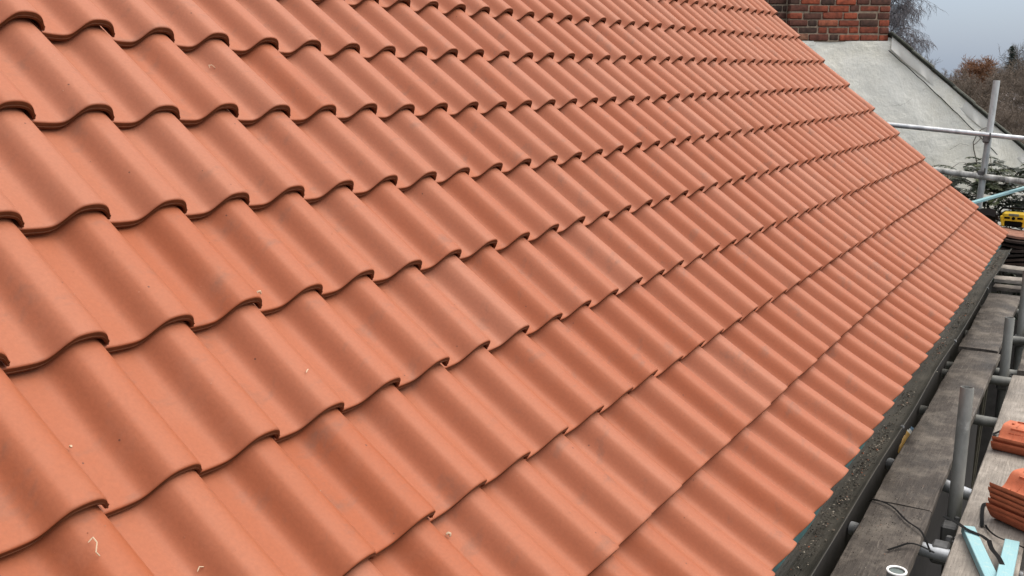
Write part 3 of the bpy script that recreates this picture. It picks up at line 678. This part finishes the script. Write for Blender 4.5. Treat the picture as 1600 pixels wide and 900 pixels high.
nb_(mb, 'roof', VT)
# crack line and cable along the band
mb = MB(); mb.tube([F(-.03 + .07 * i, 1.575 - SL * (.07 * i) - .003 * (i % 3) - .0006 * i * i * .5, -.032) for i in range(0, 20)], .0045, 6)
tag(mb.build('cable', BLACK), 'thin dark cable running down the white gable parallel to its verge', 'cable')
# chimney: mortar core plus individual bricks in one mesh
mb = MB(); c0, c1_ = -1.135, -.03; dep = .62
def fbox(mb, s0, s1, z0, z1, d0, d1, tone, bev=.004):
    M = Matrix((WV, NV, Vector((0, 0, 1)))).transposed()
    mb.box(F((s0 + s1) / 2, (z0 + z1) / 2, (d0 + d1) / 2), (s1 - s0, d1 - d0, z1 - z0), M, tone, bev)
CK = MB(); fbox(CK, c0 + .006, c1_ - .006, 1.665, 4.2, .006, dep, .5, 0); fbox(CK, -3.0, c0 + .0, 1.60, 4.2, .075, dep - .05, .5, 0)
BR = MB(); z = 1.675; course = 0; rb = random.Random(5)
while z < 4.2:
    hgt = .067; s_ = c0 + (.0 if course % 2 == 0 else -.0); first = True; seq = []
    off = .108 if course % 2 else 0
    s_ = c0
    while s_ < c1_ - .02:
        Lb = .215 if not (first and off) else .103
        if rb.random() < .18: Lb = .103
        if rb.random() < .08: Lb = .15
        e_ = min(s_ + Lb * rb.uniform(.93, 1.04), c1_ - rb.uniform(0, .006))
        if c1_ - e_ < .04: e_ = c1_
        tn = min(1, max(0, rb.choice((.15, .3, .42, .5, .55, .62, .72, .8, .9, 1.0)) + rb.gauss(0, .06)))
        dz = rb.uniform(-.004, .004); fbox(BR, s_ + rb.uniform(0, .003), e_, z + dz, z + hgt + dz + rb.uniform(-.006, .003), -.002 + rb.uniform(-.005, .004), .10, tn, .008)
        s_ = e_ + rb.uniform(.006, .012); first = False
    # right flank and recessed darker flue at left
    for q_ in range(3): fbox(BR, c1_ - .1, c1_ + rb.uniform(-.004, .0), z, z + hgt, .112 + q_ * .17, .27 + q_ * .17, rb.uniform(.2, .7), .005)
    s_ = -3.0
    while s_ < c0 - .02:
        Lb = rb.choice((.10, .19, .12)); e_ = min(s_ + Lb, c0 - .012); fbox(BR, s_, e_, z + .01, z + hgt, .062, .10, rb.uniform(.0, .36), .005); s_ = e_ + .012
    z += .0755; course += 1
ck = nb_(CK, 'chimney', MORTAR, smooth=False); o = BR.build('brickwork', BRICK, ck, angle=50); o.matrix_parent_inverse = Matrix.Identity(4)
# climbing stems on the render
mb = MB()
def stem(pts, r): mb.tube([F(a, b, -.05 - .006 * math.sin(i * 1.7)) for i, (a, b) in enumerate(pts)], [r * (1 - .5 * i / len(pts)) for i in range(len(pts))], 6)
stem([(1.10, -.2), (1.09, .10), (1.07, .35), (1.02, .50), (1.00, .58), (1.03, .66), (1.08, .72), (1.14, .745), (1.20, .735)], .007)
stem([(1.01, .55), (1.06, .60), (1.10, .645), (1.13, .70)], .004); stem([(1.26, .0), (1.24, .30), (1.19, .50), (1.15, .68)], .0035)
stem([(.72, .22), (.78, .30), (.86, .355), (.93, .36)], .0035); stem([(.95, .55), (.85, .57), (.74, .50)], .002)
stem([(.70, .165), (.77, .215), (.86, .20), (.95, .175)], .011)
tag(mb.build('climber', mat_simple('dead_stem', (.10, .085, .065), .8)), 'bare dead climber stems clinging to the white gable beside the rail post', 'climber')

# evergreen shrub in front of the gable
def shrub(loc, label):
    e = empty('evergreen_shrub', loc, label, 'shrub'); r_ = random.Random(9); st = MB(); lf = MB(); c = Vector((0, 0, 0))
    for b in range(11):
        x, y = r_.uniform(-.3, .3), r_.uniform(-.85, .85); pts = [Vector((x * .2, y * .3, -.1)) + Vector((x * .8 * t, y * .7 * t, 4.45 * t)) for t in (0, .3, .6, .85, 1)]
        st.tube(pts, [.02, .016, .012, .008, .004], 6)
    for k in range(620):
        y = r_.uniform(-1.05, .82); top = 4.72 - .30 * (abs(y + .2) ** 1.5) + .10 * math.sin(y * 9); z = r_.uniform(3.2, top) if k % 3 else top - r_.uniform(0, .3)
        p = Vector((r_.uniform(-.35, .30), y, z)); g = r_.uniform(0, 6.28); d = Vector((math.cos(g), math.sin(g), r_.uniform(.1, .8))).normalized(); L = r_.uniform(.16, .34)
        pts = []; q = p.copy(); dd = d.copy()
        for i in range(7): pts.append(q.copy()); q = q + dd * L / 6; dd = (dd + Vector((0, 0, -.20))).normalized()
        st.tube(pts, .0022, 3, caps=False)
        tn = r_.random()
        for i in range(34):
            t = (i + 1) / 34 * 5.99; a = pts[int(t)].lerp(pts[int(t) + 1], t % 1); tang = (pts[int(t) + 1] - pts[int(t)]).normalized(); sd_ = tang.cross(Vector((0, 0, 1))).normalized() * (1 if i % 2 else -1)
            l = L * .26 * math.sin(math.pi * min(1, .12 + i / 40)) + .012; tip = a + (sd_ * .85 + tang * .65 + Vector((0, 0, r_.uniform(-.45, .05)))).normalized() * l
            wv = tang * .010; mid = a.lerp(tip, .5); lf.add([a, mid + wv * 1.3, tip, mid - wv * 1.3], [(0, 1, 2, 3)], min(1, max(0, tn + r_.uniform(-.25, .25))))
    st.v = [(x, y, max(z, -.28)) for x, y, z in st.v]; st.build('stem', mat_simple('shrub_stem', (.07, .06, .04), .8), e)
    lf.build('foliage', mat_tone('evergreen_leaf', [(0, (.010, .016, .008)), (.6, (.024, .036, .015)), (1, (.07, .085, .035))], rough=.55, bump=0), e, smooth=False)
shrub((9.85, .28, -4.24), 'dark evergreen shrub with drooping fronds between the gable and the rail post')

# ------------------------------------------------------------------ ground and the bare winter trees beyond
k = NB('winter_ground'); n1 = k.noise(.08, 8, .6); n2 = k.noise(2.5, 8, .6)
col = k.ramp(n1, [(.3, (.055, .045, .03)), (.6, (.075, .075, .04)), (.8, (.11, .09, .065))]); col = k.mix(.5, col, k.ramp(n2, [(.3, (.5, .5, .5)), (.7, (1.3, 1.3, 1.3))]), 'MULTIPLY'); k.bump(n2, .5, .03)
mb = MB(); mb.add([(-900, -1400, -4.6), (1900, -1400, -4.6), (1900, 1400, -4.6), (-900, 1400, -4.6)], [(0, 1, 2, 3)])
tag(mb.build('ground', k.out(col, .95, .2), smooth=False), kind='structure')
k = NB('yard_concrete'); n1 = k.noise(1.2, 8, .6)
mb = MB(); mb.add([(-3, -3.5, -4.596), (9.5, -3.5, -4.596), (9.5, .0, -4.596), (-3, .0, -4.596)], [(0, 1, 2, 3)])
tag(mb.build('path', k.out(k.ramp(n1, [(.3, (.03, .028, .025)), (.7, (.06, .056, .05))]), .9, .2), smooth=False), kind='structure')

def seg_mesh(name, segs, mat, parent, sides=3, tone=None):
    A = np.array([s_[0] for s_ in segs], float); B = np.array([s_[1] for s_ in segs], float); ra = np.array([s_[2] for s_ in segs]); rb_ = np.array([s_[3] for s_ in segs]); tn = np.array([s_[4] for s_ in segs])
    t = B - A; L = np.linalg.norm(t, axis=1, keepdims=True); t /= np.maximum(L, 1e-6)
    h = np.where(np.abs(t[:, 2:3]) < .9, np.array([[0, 0, 1.]]), np.array([[1., 0, 0]])); a = np.cross(t, h); a /= np.linalg.norm(a, axis=1, keepdims=True); b = np.cross(t, a)
    V = []
    for P, r in ((A, ra), (B, rb_)):
        for k_ in range(sides):
            g = 2 * math.pi * k_ / sides; V.append(P + (a * math.cos(g) + b * math.sin(g)) * r[:, None])
    V = np.stack(V, 1); n = len(segs); base = (np.arange(n) * 2 * sides)[:, None]
    Fq = np.concatenate([np.concatenate([base + k_, base + (k_ + 1) % sides, base + sides + (k_ + 1) % sides, base + sides + k_], 1) for k_ in range(sides)])
    return np_mesh(name, V.reshape(-1, 3), Fq, np.repeat(tn, 2 * sides), mat, parent, 0)
def grow(r_, H, spread, clear=.25, nb=(15, 7, 6, 4), droop=0.0, tip=.012, up=.5, rtrunk=None, crown_round=1.0):
    trunk, crown = [], []; rt = rtrunk or H * .016
    p = Vector((0, 0, 0)); pts = [p.copy()]; n = 9; d = Vector((0, 0, 1))
    for i in range(n):
        d = (d + Vector((r_.gauss(0, .07), r_.gauss(0, .07), .1))).normalized(); p = p + d * H * .9 / n; pts.append(p.copy())
    rad = lambda f_: rt * (1 - .88 * f_)
    for i in range(n): trunk.append((pts[i], pts[i + 1], rad(i / n), rad((i + 1) / n), .3))
    def br(p, d, L, r0, lev):
        ns = 4 if lev < 3 else 3; q = p.copy(); dd = d.copy(); P = [q.copy()]
        for i in range(ns):
            dd = (dd + Vector((r_.gauss(0, .16), r_.gauss(0, .16), r_.gauss(0, .1) + (up * .12 if not droop else -droop * (.10 + .22 * lev)))) ).normalized()
            q = q + dd * L / ns; P.append(q.copy())
        for i in range(ns):
            (trunk if lev == 1 else crown).append((P[i], P[i + 1], r0 * (1 - .75 * i / ns), r0 * (1 - .75 * (i + 1) / ns), r_.random() * .6 + .1 * lev))
        if lev <= len(nb) - 1:
            for k in range(nb[lev]):
                f_ = .25 + .75 * (k + r_.random()) / nb[lev]; i = min(ns - 1, int(f_ * ns)); a = P[i].lerp(P[i + 1], f_ * ns - i); tg = (P[i + 1] - P[i]).normalized()
                o_ = Vector((r_.gauss(0, 1), r_.gauss(0, 1), r_.gauss(0, .6))).normalized(); nd = (tg * .75 + o_ * .75).normalized()
                br(a, nd, L * r_.uniform(.35, .58) * (1.25 if droop and lev >= 2 else 1), max(tip, r0 * .42), lev + 1)
    for k in range(nb[0]):
        f_ = clear + (1 - clear) * (k + r_.random()) / nb[0]; i = min(n - 1, int(f_ * n)); a = pts[i].lerp(pts[i + 1], f_ * n - i); g = k * 2.4 + r_.uniform(-.4, .4)
        el = up * (.6 + f_); d = Vector((math.cos(g), math.sin(g), el)).normalized(); L = spread * (1 - .55 * crown_round * abs(f_ - .55) ** 1.2 * 1.6) * r_.uniform(.8, 1.1)
        br(a, d, L, rad(f_) * .55, 1)
    return trunk, crown
BARK = mat_tone('winter_bark', [(0, (.035, .028, .024)), (1, (.12, .10, .085))], nscale=3, namt=.4, bump=0)
def twig_mat(name, a, b): return mat_tone(name, [(0, a), (1, b)], nscale=2, namt=.3, bump=0)
def bare_tree(loc, label, twig, seed, group=None, rot=0, scale=1.0, **kw):
    r_ = random.Random(seed); e = empty('bare_tree', loc, label, 'tree', group); t, c = grow(r_, **kw)
    seg_mesh('trunk', t, BARK, e, 5); seg_mesh('crown', c, twig, e, 3); e.rotation_euler = (0, 0, rot); e.scale = (scale,) * 3; return e
def dup(src, loc, rot, sc_, label):
    r = src.copy(); COL.objects.link(r); r.location = loc; r.rotation_euler = (0, 0, rot); r.scale = (sc_[0], sc_[0], sc_[1]); r['label'] = label
    for ch in src.children:
        c = ch.copy(); COL.objects.link(c); c.parent = r
    return r
def at(px, dist): # azimuth direction chosen for a bearing, at a distance
    v = Vector(RW[2]) + Vector(RW[0]) * ((px - 800) / 1554.64) + Vector(RW[1]) * (-330 / 1554.64); v.z = 0; v.normalize(); return Vector((CAM.x, CAM.y, -4.6)) + v * dist
TW_B = twig_mat('birch_twigs', (.085, .075, .085), (.20, .185, .20)); TW_R = twig_mat('russet_twigs', (.13, .062, .032), (.30, .145, .075)); TW_G = twig_mat('brown_twigs', (.075, .058, .046), (.22, .17, .135)); TW_P = twig_mat('grey_twigs', (.07, .065, .062), (.20, .185, .175))
bare_tree(at(1412, 46), 'tall leafless weeping birch with hanging twigs just right of the chimney', TW_B, 3, H=12.6, spread=1.7, clear=.30, nb=(60, 11, 8, 5), droop=.42, tip=.006, up=1.5, rtrunk=.16)
bare_tree(at(1500, 96), 'rounded russet orange leafless tree on the skyline', TW_R, 5, H=6.7, spread=2.3, clear=.22, nb=(30, 10, 8, 4), tip=.018, up=.8, rtrunk=.16)
g_ = 'bare brown trees beyond the gable'
b1_ = bare_tree(at(1492, 82), 'dark brown bare tree in front of the russet one, at its left foot', TW_G, 6, g_, H=5.3, spread=2.3, clear=.12, nb=(24, 9, 7, 4), tip=.012, up=.7)
b2_ = bare_tree(at(1540, 78), 'brown bare tree in front of the russet tree, left of the rail post top', TW_G, 7, g_, H=5.0, spread=2.3, clear=.12, nb=(24, 9, 7, 4), tip=.012, up=.7)
b3_ = bare_tree(at(1450, 110), 'pale grey bare tree between the birch and the russet tree', TW_P, 8, g_, H=7.0, spread=2.6, clear=.2, nb=(24, 9, 7, 4), tip=.012, up=.8)
dup(b1_, at(1572, 92), 1.3, (1.15, 1.10), 'brown bare tree right behind the rail post top')
dup(b2_, at(1606, 84), 2.2, (1.2, 1.22), 'tall brown bare tree at the right picture edge')
dup(b1_, at(1590, 60), 3.1, (.8, .70), 'low brown bare tree near the pale house, below the conifer')
dup(b2_, at(1520, 58), 4.0, (.8, .62), 'low dark bare tree just over the verge tiles')
dup(b3_, at(1590, 125), 5.0, (1.1, 1.22), 'pale grey bare tree behind the conifer')
dup(b3_, at(1468, 90), .6, (.9, .80), 'small grey bare tree under the hanging birch twigs')
dup(b2_, at(1480, 64), 1.9, (.75, .58), 'low brown bare tree left of the low dark one, over the verge tiles')
dup(b1_, at(1640, 100), 2.9, (1.2, 1.25), 'bare tree beyond the right picture edge'); dup(b2_, at(1700, 95), .4, (1.2, 1.25), 'farthest right bare tree beyond the picture edge')
dup(b1_, at(1556, 66), 5.4, (.85, .66), 'low brown bare tree directly left of the rail post')
dup(b2_, at(1625, 70), 2.7, (1.1, 1.12), 'bare brown tree just outside the right picture edge'); dup(b1_, at(1545, 105), 3.6, (1.2, 1.12), 'bare brown tree behind the right side of the russet tree')
# conifer
def conifer(loc, label, H=8.5):
    e = empty('conifer', loc, label, 'tree'); r_ = random.Random(2); t = MB(); t.tube([(0, 0, 0), (.05, 0, H * .5), (0, 0, H)], [.12, .07, .01], 6); lf = []
    for i in range(26):
        z = H * (.25 + .74 * i / 25); L = (H - z) * .26 + .10
        for k in range(7):
            g = r_.uniform(0, 6.28); L_ = L * r_.uniform(.6, 1.15); a = Vector((0, 0, z)); b = Vector((math.cos(g) * L_, math.sin(g) * L_, z + L_ * .05 - .12))
            for j in range(11):
                f_ = (j + 1) / 11; p = a.lerp(b, f_); q = p + Vector((r_.gauss(0, .16), r_.gauss(0, .16), -.20 + r_.gauss(0, .08))); lf.append((p, q, .045, .008, r_.random()))
            lf.append((a, b, .03, .01, .3))
    t.build('trunk', BARK, e); seg_mesh('crown', lf, mat_tone('conifer_needles', [(0, (.014, .024, .018)), (1, (.04, .06, .04))], bump=0, nscale=3), e, 3)
conifer(at(1577, 125), 'single dark green conifer on the skyline above the rail post', 9.3)
# pale house glimpsed through the trees
hs = empty('distant_house', at(1604, 112), 'pale house glimpsed through the bare trees at the right picture edge', 'house'); hs.rotation_euler = (0, 0, R(20))
mb = MB(); mb.box((0, 0, 1.35), (5, 7.5, 2.7)); mb.build('wall', mat_simple('pale_wall', (.72, .72, .74), .8, .08, 3), hs, smooth=False)
mb = MB(); mb.add([(-2.8, -4, 2.7), (2.8, -4, 2.7), (2.8, 4, 2.7), (-2.8, 4, 2.7), (0, -4, 4.3), (0, 4, 4.3)], [(0, 4, 5, 3), (1, 2, 5, 4), (0, 1, 4), (2, 3, 5), (3, 2, 1, 0)]); mb.build('roof', mat_simple('snowy_roof', (.30, .27, .27), .8, .3, 2), hs, smooth=False)
for y_ in (-2.4, -.2, 2.2):
    mb = MB(); mb.box((-2.51, y_, 1.5), (.06, .9, 1.0)); f_ = mb.build('window', mat_simple('window_frame', (.5, .5, .5), .6), hs, smooth=False)
    mb = MB(); mb.box((-2.55, y_, 1.5), (.02, .74, .84)); mb.build('pane', mat_simple('dark_glass', (.03, .035, .04), .1), f_, smooth=False)
